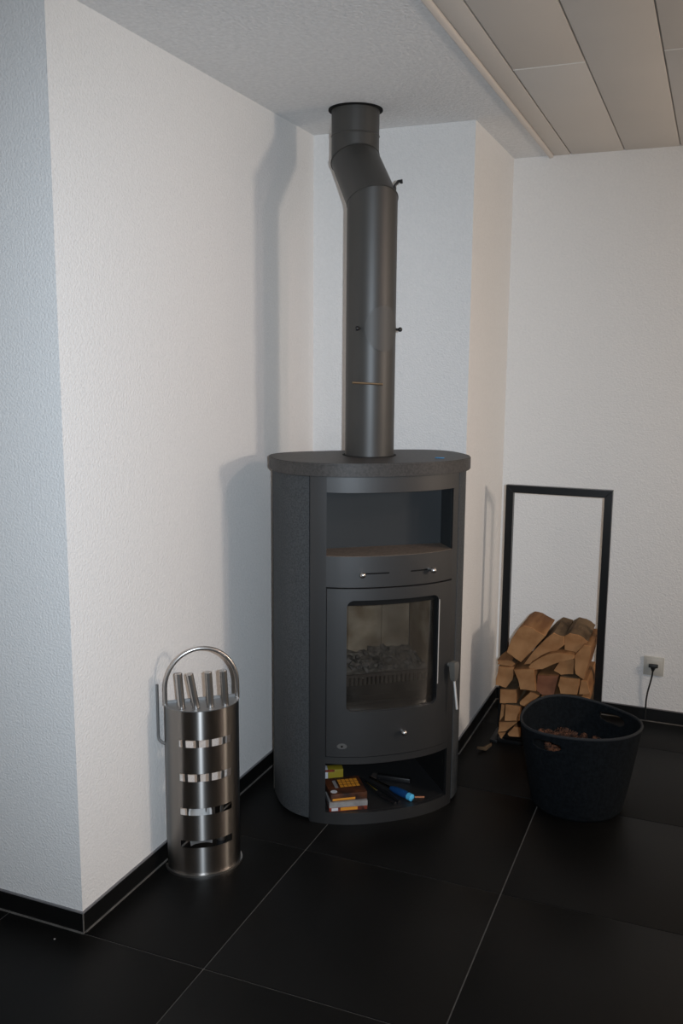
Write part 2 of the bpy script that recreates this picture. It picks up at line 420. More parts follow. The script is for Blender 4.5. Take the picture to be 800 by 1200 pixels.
for i in range(nz-1):
    for j in range(nc-1):
        if hole(i, j): continue
        bm.faces.new((G[0][i][j], G[0][i][j+1], G[0][i+1][j+1], G[0][i+1][j])); bm.faces.new((G[1][i][j], G[1][i+1][j], G[1][i+1][j+1], G[1][i][j+1]))
be = [e for e in bm.edges if len(e.link_faces) == 1]
vm = {}
for l in range(nz):
    for j in range(nc): vm[G[0][l][j]] = G[1][l][j]
for e in be:
    a, b = e.verts
    if a in vm and b in vm:
        try: bm.faces.new((a, b, vm[b], vm[a]))
        except ValueError: pass
bmesh.ops.delete(bm, geom=[v for v in bm.verts if not v.link_faces], context='VERTS'); weld_normals(bm)
door = tag(link('stove_door', bm, M['steel'], st), 'curved door with a large glass window')
bm = bmesh.new(); front(bm, gL-.010, gR+.010, gZ0-.010, gZ1+.010, off=DO+.0165, th=.004); weld_normals(bm); link('door_glass', bm, M['glass'], door)
# black printed band along the top and edges of the glass
bm = bmesh.new(); front(bm, gL-.001, gR+.001, gZ1-.019, gZ1+.002, off=DO+.0145, th=.002); front(bm, gR-.010, gR+.001, gZ0, gZ1, off=DO+.0145, th=.002, k=2)
weld_normals(bm); link('glass_gasket', bm, M['dark'], door)
bm = bmesh.new(); front(bm, gR+.0004, gR+.0034, .445, .725, off=DO-.0022, th=.004, k=1); weld_normals(bm); link('trim_strip', bm, M['blade'], door)
knob('ash_control_knob', .0408, .3065, .0095, M['satin'], door, (-.035, .032))
# oval badge low on the door
nd = normd(-.1532, DO); p = Vector((*fu(-.1532, DO), .268)); tdir = Vector((-nd.y, nd.x, 0))
bm = bmesh.new(); vs = [bm.verts.new(p+nd*.0016+tdir*(.016*cos(a))+Vector((0, 0, .0085*sin(a)))) for a in [2*PI*i/20 for i in range(20)]]
r = bmesh.ops.extrude_face_region(bm, geom=[bm.faces.new(vs)])
for v in r['geom']:
    if isinstance(v, bmesh.types.BMVert): v.co -= nd*.004
weld_normals(bm); bd = link('door_badge', bm, M['satin'], door)
bm = bmesh.new(); tube(bm, [p, p+nd*.0032], .0035, 10); link('rivet', bm, M['dark'], bd)
# handle: block, then a steel rod hanging outward
u = .2170; nd = normd(u, DO); p = Vector((u, fu(min(u, dR), DO)[1]+.002, .0)); td = Vector((-nd.y, nd.x, 0))
hb = empty('door_handle'); hb.parent = door
bm = bmesh.new(); q = p+Vector((-.004, 0, 0))
tube(bm, [q+Vector((0, 0, .498))-nd*.004, q+Vector((0, 0, .498))+nd*.022], .008, 12)
base = q+nd*.026
vs = []
for z, w1, d1 in ((.512, .010, .008), (.498, .013, .011), (.455, .0085, .009), (.448, .007, .007)):
    vs.append([bm.verts.new(base+td*(sx*w1)+nd*(sy*d1)+Vector((0, 0, z))) for sx, sy in ((-1, -1), (1, -1), (1, 1), (-1, 1))])
for i in range(3):
    for k in range(4): bm.faces.new((vs[i][k], vs[i][(k+1) % 4], vs[i+1][(k+1) % 4], vs[i+1][k]))
bm.faces.new(vs[0]); bm.faces.new(vs[-1][::-1]); weld_normals(bm)
link('handle_block', bm, M['handle_grey'], hb)
r0 = base+Vector((0, 0, .452))+td*.001; r1 = base+Vector((0, 0, .352))+nd*.012+td*.004
pts = [r0+(r1-r0)*(i/40) for i in range(41)]
link('handle_rod', tb(pts, [.0046 if i % 2 else .0040 for i in range(41)], 10), M['blade'], hb)
# firebox seen through the glass
fb = empty('firebox'); fb.parent = st
def brickwork(name, x0, x1, y0, y1, z0, z1): return link(name, bx(x0, x1, y0, y1, z0, z1, bev=.003), M['brick'], fb)
vF = -.155
for a, b in ((-.150, -.0505), (-.0495, .0725), (.0735, .175)): brickwork('rear_brick', a, b, .085, .108, .42, .765)
brickwork('side_brick', -.176, -.152, vF, .085, .42, .765); brickwork('side_brick', .176, .200, vF, .085, .42, .765)
link('firebox_floor', bx(-.152, .176, -.185, .108, .372, .40), M['dark'], fb); link('light_leak_plate', bx(-.176, -.150, vF-.02, .085, .36, .42), M['dark'], fb); link('light_leak_plate', bx(.174, .200, vF-.02, .085, .36, .42), M['dark'], fb); link('front_lining', bx(-.176, .200, vF-.034, vF-.022, .355, .392), M['dark'], fb); link('baffle', bx(-.152, .176, -.150, .085, .765, .775), M['brick'], fb)  # dark plates below the side bricks added to block a light leak
# ash bed with embers
bm = bmesh.new(); N = 26; gv = [[None]*N for _ in range(N)]
for i in range(N):
    for j in range(N):
        x = -.150+.324*i/(N-1); y = -.125+.208*j/(N-1)
        gv[i][j] = bm.verts.new((x, y, .462+.022*mn.noise(Vector((x*22, y*22, 1)))+.010*mn.noise(Vector((x*70, y*70, 5)))+.02*(j/N)))
for i in range(N-1):
    for j in range(N-1): bm.faces.new((gv[i][j], gv[i+1][j], gv[i+1][j+1], gv[i][j+1]))
tag(link('ash_bed', bm, M['ash'], fb), kind='stuff')
bm = bmesh.new()
for i in range(46):
    x, y = random.uniform(-.14, .16), random.uniform(-.118, .05); s = random.uniform(.006, .017)
    g = bmesh.ops.create_icosphere(bm, subdivisions=1, radius=s)
    R_ = Matrix.Rotation(random.uniform(0, PI), 3, Vector((random.random(), random.random(), 1)).normalized())
    for v in g['verts']: v.co = R_ @ Vector((v.co.x*1.5*random.uniform(.8, 1.2), v.co.y*.9, v.co.z*.8))+Vector((x, y, .478+.006*random.random()+.02*(y+.12)/.2))
tag(link('charcoal_lumps', bm, M['char'], fb), kind='stuff')
# log retainer with slots
rt = link('log_retainer', bx(-.150, .174, -.136, -.128, .376, .436), M['dark'], fb)
link('upper_rail', bx(-.150, .174, -.136, -.128, .462, .472), M['iron'], rt)
for i in range(22):
    x = -.142+.0146*i; link('bar', bx(x-.0032, x+.0032, -.135, -.129, .436, .462), M['iron'], rt)

# ---------------------------------------------------------------- flue pipe
fp = empty('flue_pipe', st.matrix_world @ Vector((0, 0, 0)))
fp.location = (.0338, 1.0388, H); fp.rotation_euler = (0, 0, TH)
tag(fp, 'dark grey steel flue pipe with a double bend from stove top to ceiling', 'flue pipe')
zo = -H
RP = .0800
lo = (0, PV, 0); zl, zu = 1.967, 2.128; up = (-.003, .205)
pA, pB, pC, pD = Vector((0, PV, H)), Vector((0, PV, zl)), Vector((up[0], up[1], zu)), Vector((up[0], up[1], ZC-.001))
sh = Vector((0, 0, zo))
def mitred(bm, P, i, extra=0.0, r=RP, n=48, segm=None):
    pass
# full sweep split in three meshes sharing mitre planes
def seg(idx, name, m):
    P = [pA, pB, pC, pD]
    bm = bmesh.new(); tube(bm, [p+sh for p in P], [RP, RP, RP*.985, RP*.985], 56, cap=False)
    bm.faces.index_update(); bm.faces.ensure_lookup_table()
    keep = set(range(idx*56, idx*56+56))
    bmesh.ops.delete(bm, geom=[f for f in bm.faces if f.index not in keep], context='FACES')
    return link(name, bm, m, fp)
p_low = seg(0, 'lower_pipe', M['pipe']); p_mid = seg(1, 'bend_section', M['pipe']); p_up = seg(2, 'upper_pipe', M['pipe'])
for o in (p_low, p_mid, p_up):
    for f in o.data.polygons: f.use_smooth = True
# thin weld bead rings at the mitres
def mitre_ring(i, name, rr=.0016):
    P = [pA, pB, pC, pD]; a = (P[i]-P[i-1]).normalized(); b = (P[i+1]-P[i]).normalized(); t = (a+b).normalized()
    ref = Vector((1, 0, 0)); u_ = a.cross(ref).normalized(); v_ = a.cross(u_); pts = []
    for k in range(48):
        q = (u_*cos(2*PI*k/48)+v_*sin(2*PI*k/48))*RP; q = q+a*((-q).dot(t)/a.dot(t)); pts.append(P[i]+q+sh)
    return link(name, tb(pts, rr, 6, closed=True), M['pipe'], p_mid)
mitre_ring(1, 'seam_ring', .0022); mitre_ring(2, 'seam_ring')
bm = bmesh.new(); tube(bm, [pC+sh+Vector((0, 0, .070)), pC+sh+Vector((0, 0, .0735)), pC+sh+Vector((0, 0, .0770))], [RP*.986, RP+.0008, RP*.986], 48, cap=False); link('lap_joint', bm, M['pipe'], p_up)
bm = bmesh.new(); tube(bm, [(up[0], up[1], ZC-.0042+zo), (up[0], up[1], ZC-.0002+zo)], .0895, 56); link('ceiling_collar', bm, M['dark'], p_up)
# direction from the pipe to the photographer, in stove space
inv = Matrix.Rotation(-TH, 3, 'Z')
dcam = inv @ Vector((CAM_P.x-.017, CAM_P.y-1.054, 0)); base_ang = math.atan2(dcam.y, dcam.x)
def onpipe(ang, z, r=RP): a = base_ang+ang; return Vector((cos(a)*r, PV+sin(a)*r, z+zo))
# curved cleaning cover with two clamps
bm = bmesh.new(); nr = 8; lay = []
for r_ in (RP-.0005, RP+.0022):
    rows = []
    for i in range(-16, 17):
        sgn = sin(i/16*PI/2); hz = .070*math.sqrt(max(0, 1-sgn*sgn))+.0004; ang = .56+sgn*.80
        rows.append([bm.verts.new(onpipe(ang, 1.572+hz*(2*q/(nr-1)-1), r_)) for q in range(nr)])
    lay.append(rows)
for i in range(32):
    for k in range(nr-1):
        for l in (0, 1):
            R4 = lay[l]; bm.faces.new((R4[i][k], R4[i+1][k], R4[i+1][k+1], R4[i][k+1]))
    for k in (0, nr-1): bm.faces.new((lay[0][i][k], lay[0][i+1][k], lay[1][i+1][k], lay[1][i][k]))
weld_normals(bm)
cv = link('cleaning_cover', bm, M['pipe_cover'], p_low)
for ang in (-.47, 1.50):
    bm = bmesh.new(); tube(bm, [onpipe(ang, 1.572, RP-.002), onpipe(ang, 1.572, RP+.012)], .0042, 10); ball(bm, onpipe(ang, 1.572, RP+.014), .0075)
    link('clamp_knob', bm, M['p_black'], p_low)
# brass lever rod of the damper
bm = bmesh.new(); tube(bm, [onpipe(-.30, 1.402, RP-.01), onpipe(-.30, 1.402, RP+.006)], .003, 8)
a = onpipe(-.60, 1.4035, RP+.020); b = onpipe(.44, 1.399, RP+.014)
tube(bm, [a, b], .0034, 10); link('damper_lever', bm, M['brass'], p_low)
# small hook on the right of the bend
tdx = Vector((-sin(base_ang), cos(base_ang), 0)); c0 = Vector((0, PV, 2.012+zo))+tdx*.070+Vector((cos(base_ang), sin(base_ang), 0))*.02
link('bend_hook', tb([c0-Vector((0, 0, .015)), c0, c0+tdx*.010+Vector((0, 0, .012)), c0+tdx*.019+Vector((0, 0, .014)), c0+tdx*.020+Vector((0, 0, .006))], .0045, 8), M['p_black'], p_mid)
# tiny stud on the bend
# ---------------------------------------------------------------- blue tab on the stove top
tag(link('plastic_tab', bx(-.014, .014, -.007, .007, 0, .003, bev=.001), M['tab_blue'], loc=(.261, 1.055, H+.0001)), 'small blue tab lying on the right of the stove top plate', 'tab')

# ---------------------------------------------------------------- things in the stove's compartment (local stove space -> world)
Rz = Matrix.Rotation(TH, 4, 'Z'); Mst = Matrix.Translation((.0338, 1.0388, 0)) @ Rz
def put(o, u, v, z, rz=0):
    p = Mst @ Vector((u, -v, z)); o.location = p; o.rotation_euler = (0, 0, TH+rz); return o
zf = zB0+.0005
# lower box of firelighters
b1 = empty('cardboard_box'); tag(b1, 'grey and red box of fire starters, bottom of the stack under the stove', 'box')
link('carton', bx(-.062, .062, -.040, .040, 0, .030, bev=.001), M['c_red'], b1)
link('grey_band', bx(-.0625, .0625, -.0408, .0405, .014, .0308), M['c_grey'], b1)
link('orange_label', bx(-.026, .030, -.0412, -.040, .003, .0125), M['c_orange'], b1)
link('red_label', bx(-.055, -.034, -.0411, -.040, .003, .0125), M['c_white'], b1)
put(b1, -.122, .158, zf, -.10)
b2 = empty('cardboard_packet'); tag(b2, 'dark brown packet with orange block lettering on top of the box stack', 'packet')
link('carton', bx(-.060, .060, -.065, .055, 0, .024, bev=.001), M['c_brown'], b2)
for i in range(3):                             # the three lines of blocky orange lettering, too small to read
    for j in range(5):
        x0 = -.018+j*.0135; link('orange_letter', bx(x0, x0+.0115, -.018+i*.0195, -.002+i*.0195, .0238, .0243), M['c_orange'], b2)
link('white_stripe', bx(-.036, -.025, -.020, .034, .0238, .0243), M['c_grey'], b2)
link('orange_edge', bx(-.055, .020, -.0656, -.064, .003, .010), M['c_orange'], b2)
bmr = bmesh.new(); tube(bmr, [(-.046, -.044, .0238), (-.046, -.044, .0243)], .011, 16); link('round_emblem', bmr, M['c_white'], b2)
put(b2, -.118, .125, zf+.0312, -.05)
b3 = empty('matchbox'); tag(b3, 'small white and yellow packet at the back behind the brown packet', 'packet')
link('carton', bx(-.012, .040, -.018, .018, 0, .062, bev=.001), M['c_yellow'], b3)
link('white_end', bx(-.040, -.012, -.018, .018, 0, .062, bev=.001), M['c_white'], b3)
link('red_top', bx(-.040, .010, -.0185, -.0175, .054, .0622), M['c_red'], b3)
put(b3, -.132, .005, zf, -.15)
# gas lighter with blue grip
def lying(name, label, cat, pts, rs, mats, z=0.):
    e = empty(name); tag(e, label, cat); return e
g1 = empty('gas_lighter'); tag(g1, 'long gas lighter with a blue grip lying in the stove compartment', 'lighter')
link('grip', tb([(0, -.020, .012), (0, -.004, .013), (0, .04, .011), (0, .065, .009)], [.009, .013, .012, .007], 14), M['p_blue'], g1)
link('grip_end', tb([(0, -.040, .013), (0, -.036, .013), (0, -.020, .013)], [.004, .012, .0125], 14), M['p_lblue'], g1)
link('barrel', tb([(0, .064, .009), (0, .17, .008)], .0045, 10), M['chrome'], g1)
put(g1, .078, .160, zf, .42)
g2 = empty('hearth_tongs'); tag(g2, 'black tongs lying between the packets and the blue lighter', 'tongs')
link('arm', tb([(-.004, -.07, .007), (-.010, 0, .007), (-.004, .10, .007), (0, .15, .007)], [.005, .007, .005, .004], 8), M['p_black'], g2)
link('arm', tb([(.012, -.07, .007), (.016, 0, .007), (.008, .10, .007), (.002, .15, .007)], [.005, .007, .005, .004], 8), M['p_black'], g2)
link('steel_strip', tb([(-.014, .02, .017), (-.006, .10, .016)], .0022, 6), M['chrome'], g2)
put(g2, .015, .135, zf, .30)
g3 = empty('glass_scraper'); tag(g3, 'black handled scraper lying behind the blue lighter, towards the back', 'scraper')
link('handle', bx(-.011, .011, -.065, .055, 0, .018, bev=.005), M['p_black'], g3); link('blade', bx(-.020, .020, .055, .075, .004, .008), M['iron'], g3)
put(g3, .082, .030, zf, 1.00)
g4 = link('match_stick', bx(-.016, .016, -.0018, .0018, 0, .0035), M['stick']); tag(g4, 'thin orange match stick on the compartment floor right of the lighter', 'match'); put(g4, .128, .172, zf, -.25)
g5 = link('lighter_cap', bx(-.006, .006, -.006, .006, 0, .010, bev=.001), M['p_black']); tag(g5, 'tiny black cap on the compartment floor in front of the match', 'cap'); put(g5, .100, .192, zf)

# ---------------------------------------------------------------- fireside tool stand
PH = .70; TA, TBb = .107, .084
ts = empty('tool_stand', (-.25, .425, 0), PH); tag(ts, 'brushed steel half-round fireside tool stand with slotted front and arch handle', 'tool stand')
def ell(t, o=0.): return ((TA-o)*cos(t), -(TBb-o)*sin(t))
def shell_seg(bm, t0, t1, z0, z1, k=16): return sweep_wall(bm, [ell(t0+(t1-t0)*i/k, .0014) for i in range(k+1)], [ell(t0+(t1-t0)*i/k) for i in range(k+1)], z0, z1)
sl = [(.0885, .1105), (.188, .2095), (.290, .3135), (.392, .4145)]
tR, tL = math.acos(.072/TA), math.acos(-.0765/TA)
bm = bmesh.new()
# one grid: angular columns x z rows, slots left out
tcols = [0]+[tR*i/8 for i in range(1, 9)]+[tR+(tL-tR)*i/28 for i in range(1, 29)]+[tL+(PI-tL)*i/8 for i in range(1, 9)]
zr = [.006]+[z for s in sl for z in s]+[.498]
for o in (0, .0014):
    V = [[bm.verts.new((*ell(t, o), z)) for t in tcols] for z in zr]
    for i in range(len(zr)-1):
        for j in range(len(tcols)-1):
            if i % 2 == 1 and 8 <= j < 36: continue
            f = bm.faces.new((V[i][j], V[i][j+1], V[i+1][j+1], V[i+1][j])); f.smooth = True
    if o == 0: V0 = V
bm.normal_update()
link('curved_shell', bm, M['brushed'], ts)
bm = bmesh.new(); box(bm, -TA, -TA+.012, .0, .0015, .006, .498); box(bm, TA-.012, TA, .0, .0015, .006, .498); link('rear_flange', bm, M['brushed'], ts)
def dplate(z0, z1, ov, holes=False):
    bm = bmesh.new(); poly = [((TA+ov)*cos(PI*i/36), -(TBb+ov)*sin(PI*i/36)) for i in range(37)]+[(-TA-ov, .012), (TA+ov, .012)]
    prism(bm, poly, z0, z1); weld_normals(bm); return bm
bm = dplate(0, .006, .006); link('base_plate', bm, M['satin'], ts)
bm = bmesh.new(); poly = [((TA)*cos(PI*i/36), -(TBb)*sin(PI*i/36)) for i in range(37)]+[(-TA, .004), (TA, .004)]; prism(bm, poly, .498, .5005); weld_normals(bm); link('top_plate', bm, M['satin_dull'], ts)
bm = bmesh.new(); box(bm, -TA, TA, .003, .005, .4985, .509); link('rear_lip', bm, M['satin_dull'], ts)
ra = TA-.003
pts = [(-ra, 0, .498), (-ra, 0, .545)]+[(-ra*cos(PI*i/28), 0, .545+.112*sin(PI*i/28)) for i in range(1, 28)]+[(ra, 0, .545), (ra, 0, .498)]
link('arch_handle', tb(pts, .0062, 12), M['satin'], ts)
# thin side rod with a bent lower end, left of the shell
pts = [(-.124, .018, .555), (-.124, .018, .400), (-.122, .016, .390), (-.116, .010, .384), (-TA+.002, .004, .380)]
link('side_hook_rod', tb(pts, .0042, 10), M['satin_dull'], ts)
# the four tools
def tool(name, label, cat, bot, top, zend, head):
    bot, top = Vector(bot), Vector(top); d = (top-bot).normalized()
    e = empty(name, bot); tag(e, label, cat)
    L = (top-bot).length
    h = link('handle', tb([Vector((0, 0, 0))-d*.0, d*(L*.985), d*L], [.0108, .0108, .0098], 18), M['satin'], e)
    end = Vector((0, 0, zend-bot.z)); bshift = Vector((-.25, .425, 0))-Vector((bot.x, bot.y, 0)); bshift *= .25; end += bshift
    link('shaft', tb([d*.002, end], .0048, 10), M['satin'], e)
    head(e, end); return e
def frame_of(e): return Matrix.Rotation(PH, 3, 'Z')
def poker(e, p): link('hook', tb([p, p-Vector((0, 0, .03)), p+Matrix.Rotation(PH, 3, 'Z') @ Vector((.014, 0, -.045))], [.005, .0045, .002], 8), M['satin'], e)
def shovel(e, p):
    bm = bmesh.new(); R_ = frame_of(e); N = 9; F_ = []
    prof = [(.004, .010, .004), (-.006, .026, .003), (-.030, .034, .0), (-.100, .034, -.013), (-.125, .031, -.016)]
    for z, wd, y in prof: F_.append([bm.verts.new(p+R_ @ Vector((wd*s, y-.010*abs(s)**3, z))) for s in [-1+2*k/(N-1) for k in range(N)]])
    for i in range(len(prof)-1):
        for k in range(N-1): bm.faces.new((F_[i][k], F_[i][k+1], F_[i+1][k+1], F_[i+1][k])).smooth = True
    o = link('blade', bm, M['blade'], e); m1 = o.modifiers.new('thick', 'SOLIDIFY'); m1.thickness = .0012
def brush(e, p):
    link('brush_head', tb([p, p-Vector((0, 0, .035))], [.012, .014], 14), M['satin'], e)
    bm = bmesh.new(); tube(bm, [p-Vector((0, 0, .034)), p-Vector((0, 0, .085))], [.013, .021], 18); tag(link('bristles', bm, M['p_black'], e), kind='stuff')
def tongs(e, p):
    R_ = frame_of(e)
    for s in (-1, 1): link('jaw', tb([p+Vector((0, 0, .10)), p+R_ @ Vector((.011*s, 0, .05)), p+R_ @ Vector((.012*s, 0, -.02)), p+R_ @ Vector((.003*s, 0, -.05))], .003, 8), M['satin'], e)
grp = 'fireside tools in the steel stand'
tool('poker', 'steel fireside poker, leftmost handle in the stand', 'poker', (-.272, .352, .5008), (-.279, .350, .602), .16, poker)['group'] = grp
tool('ash_shovel', 'steel ash shovel, second handle from the left in the stand', 'shovel', (-.235, .370, .5008), (-.248, .358, .602), .215, shovel)['group'] = grp
tool('fire_tongs', 'steel fire tongs, third handle from the left in the stand', 'tongs', (-.203, .394, .5008), (-.207, .391, .603), .15, tongs)['group'] = grp
tool('hearth_brush', 'steel hearth brush, rightmost handle in the stand', 'brush', (-.173, .425, .5008), (-.176, .421, .603), .12, brush)['group'] = grp

# ---------------------------------------------------------------- log rack
rk = empty('log_rack', (.531, 1.76, 0)); tag(rk, 'tall rectangular black metal log rack holding firewood by the far wall', 'log rack')
W2_, RH, BW = .200, 1.003, .029
for s in (-1, 1):
    x0, x1 = (-W2_, -W2_+BW) if s < 0 else (W2_-BW, W2_)
    bm = bmesh.new(); zt0, zt1 = (RH, RH-BW) if s < 0 else (RH-BW, RH)
    y0, y1 = -BW/2, BW/2
    P = [(x0, 0.012), (x1, 0.012), (x1, zt1), (x0, zt0)]
    A = [bm.verts.new((x, y0, z)) for x, z in P]; B = [bm.verts.new((x, y1, z)) for x, z in P]
    bm.faces.new(A); bm.faces.new(B[::-1])
    for k in range(4): bm.faces.new((A[k], B[k], B[(k+1) % 4], A[(k+1) % 4]))
    weld_normals(bm); o = link('post', bm, M['rack'], rk); md = o.modifiers.new('b', 'BEVEL'); md.width = .0012; md.segments = 2
    link('foot', bx(x0, x1, -.150, .135, 0, .012, bev=.001), M['rack'], rk)
P = [(-W2_, RH), (W2_, RH), (W2_-BW, RH-BW), (-W2_+BW, RH-BW)]
bm = bmesh.new(); A = [bm.verts.new((x, -BW/2, z)) for x, z in P]; B = [bm.verts.new((x, BW/2, z)) for x, z in P]
bm.faces.new(A); bm.faces.new(B[::-1])
for k in range(4): bm.faces.new((A[k], B[k], B[(k+1) % 4], A[(k+1) % 4]))
weld_normals(bm); o = link('top_bar', bm, M['rack'], rk); md = o.modifiers.new('b', 'BEVEL'); md.width = .0012; md.segments = 2
link('base_bar', bx(-W2_+BW, W2_-BW, -.135, -.105, 0, .014, bev=.001), M['rack'], rk); link('base_bar', bx(-W2_+BW, W2_-BW, .08, .11, 0, .014, bev=.001), M['rack'], rk)

# split logs: front outline in the photo's front plane of the stack, (X, Z) in metres
YF = 1.605
LOGS = [
    ([(0.3907, 0.3808), (0.4046, 0.4345), (0.4293, 0.4783), (0.4496, 0.4932), (0.4836, 0.4902), (0.5337, 0.4641), (0.4872, 0.4015), (0.4448, 0.3479)], 'w', 0.24, -0.02, 'largest split log, slanting at the top left of the stack', 0.12, 0),
    ([(0.4467, 0.3264), (0.4855, 0.3894), (0.5302, 0.4443), (0.5561, 0.4675), (0.5966, 0.459), (0.5981, 0.4257), (0.5686, 0.3959), (0.5328, 0.3836), (0.4824, 0.3367)], 'b', 0.26, 0.02, 'bark-covered log at the top centre of the stack', -0.1, 0),
    ([(0.5942, 0.4559), (0.615, 0.4708), (0.656, 0.4624), (0.6821, 0.4453), (0.664, 0.4231), (0.6443, 0.3898), (0.598, 0.3956)], 'b', 0.25, 0.03, 'rounded orange-brown bark log at the top right of the stack', 0.05, 0),
    ([(0.4734, 0.3327), (0.4822, 0.3476), (0.5134, 0.3736), (0.5436, 0.3928), (0.5841, 0.4045), (0.641, 0.4029), (0.6382, 0.3864), (0.5758, 0.3619), (0.5256, 0.3306), (0.4843, 0.3222)], 'w', 0.26, -0.015, 'long curved pale log lying under the bark-covered log', 0.0, 0),
    ([(0.6392, 0.3949), (0.6713, 0.4397), (0.7003, 0.4392), (0.6948, 0.3894), (0.6778, 0.3065), (0.6466, 0.3237)], 'w', 0.26, 0, 'tall narrow log standing at the right edge of the stack', 0.02, 0),
    ([(0.5631, 0.3235), (0.5918, 0.3737), (0.6385, 0.3788), (0.6392, 0.3205), (0.5921, 0.3112)], 'w', 0.25, 0.01, 'wedge-shaped log left of the tall narrow edge log', 0, 0),
    ([(0.3502, 0.339), (0.4064, 0.3437), (0.4202, 0.3329), (0.4099, 0.3221), (0.3534, 0.3238)], 'w', 0.25, 0.0, 'thin flat log tucked at the left below the largest log', 0, 0),
    ([(0.3586, 0.3182), (0.4173, 0.3235), (0.4154, 0.2734), (0.3911, 0.2365), (0.3489, 0.2415)], 'w', 0.26, -0.01, 'chunky log at the left edge, under the thin flat log', 0.04, 0),
    ([(0.4196, 0.3159), (0.4964, 0.3309), (0.5073, 0.2432), (0.4474, 0.2415), (0.437, 0.2787)], 'w', 0.26, -0.02, 'square-ended log in the centre left of the stack', 0, 0),
    ([(0.506, 0.2996), (0.586, 0.3092), (0.571, 0.2293), (0.5275, 0.2245), (0.507, 0.238)], 'r', 0.26, 0, 'reddish-brown log in the middle of the stack', -0.03, 0),
    ([(0.5927, 0.3107), (0.6649, 0.3101), (0.6577, 0.2485), (0.5967, 0.2438), (0.585, 0.2758)], 'w', 0.26, -0.01, 'square pale log right of the reddish log', 0, 0),
    ([(0.6678, 0.3035), (0.688, 0.3037), (0.7055, 0.2549), (0.663, 0.2475)], 'w', 0.25, 0, 'small triangular log low at the right edge of the stack', 0, 0),
    ([(0.3673, 0.2263), (0.4313, 0.2357), (0.4334, 0.1815), (0.3692, 0.1716)], 'w', 0.26, -0.01, 'pale square log at the left, third from the bottom', 0, 0),
    ([(0.4444, 0.187), (0.4819, 0.2304), (0.516, 0.22), (0.4727, 0.169), (0.447, 0.1751)], 'w', 0.25, -0.005, 'diamond-shaped log right of the pale square log', 0, 0),
    ([(0.5089, 0.1923), (0.525, 0.2208), (0.5922, 0.2298), (0.5906, 0.2076), (0.5396, 0.1859)], 'w', 0.25, 0, 'flat log just above the basket rim', 0, 0),
    ([(0.3727, 0.1641), (0.3867, 0.1651), (0.3835, 0.1195), (0.3681, 0.0932)], 'w', 0.25, 0.0, 'narrow upright slat of wood at the lower left edge', 0, 0),
    ([(0.3919, 0.1713), (0.4481, 0.1716), (0.4476, 0.114), (0.3906, 0.1047)], 'w', 0.26, -0.015, 'upright rectangular log at the lower left of the stack', 0, 0),
    ([(0.3682, 0.0934), (0.4422, 0.1071), (0.3965, 0.06), (0.3642, 0.0501)], 'w', 0.26, -0.005, 'wedge log in the second row from the floor at the left', 0, 0),
    ([(0.3632, 0.0468), (0.3957, 0.0534), (0.3777, 0.023)], 'w', 0.25, 0, 'small pointed log at the bottom left corner of the stack', 0, 0),
    ([(0.3993, 0.0444), (0.423, 0.0768), (0.4479, 0.0752), (0.4492, 0.0403), (0.4062, 0.0353)], 'w', 0.25, 0.01, 'small rough log at the bottom of the stack beside the basket', 0, 0),
    ([(0.4519, 0.1492), (0.5175, 0.1706), (0.5303, 0.1168), (0.4566, 0.0993)], 'w', 0.25, 0.01, 'log low in the stack behind the basket, left one', 0, 0),
    ([(0.5304, 0.1754), (0.5999, 0.1945), (0.6131, 0.133), (0.5356, 0.1166)], 'w', 0.25, 0.01, 'log low in the stack behind the basket, middle one', 0, 0),
    ([(0.6097, 0.207), (0.6747, 0.2387), (0.7029, 0.2321), (0.7036, 0.1668), (0.618, 0.1393)], 'w', 0.25, 0.01, 'log low in the stack behind the basket, right one', 0, 0),
    ([(0.4578, 0.095), (0.541, 0.1119), (0.5488, 0.0527), (0.4617, 0.0368)], 'w', 0.25, 0.01, 'bottom row log behind the basket, left one', 0, 0),
    ([(0.5494, 0.1132), (0.6337, 0.1347), (0.6393, 0.0692), (0.5541, 0.0525)], 'w', 0.25, 0.01, 'bottom row log behind the basket, middle one', 0, 0),
    ([(0.6377, 0.137), (0.7014, 0.1599), (0.7026, 0.0843), (0.6429, 0.0698)], 'w', 0.25, 0.01, 'bottom row log behind the basket, right one', 0, 0)]
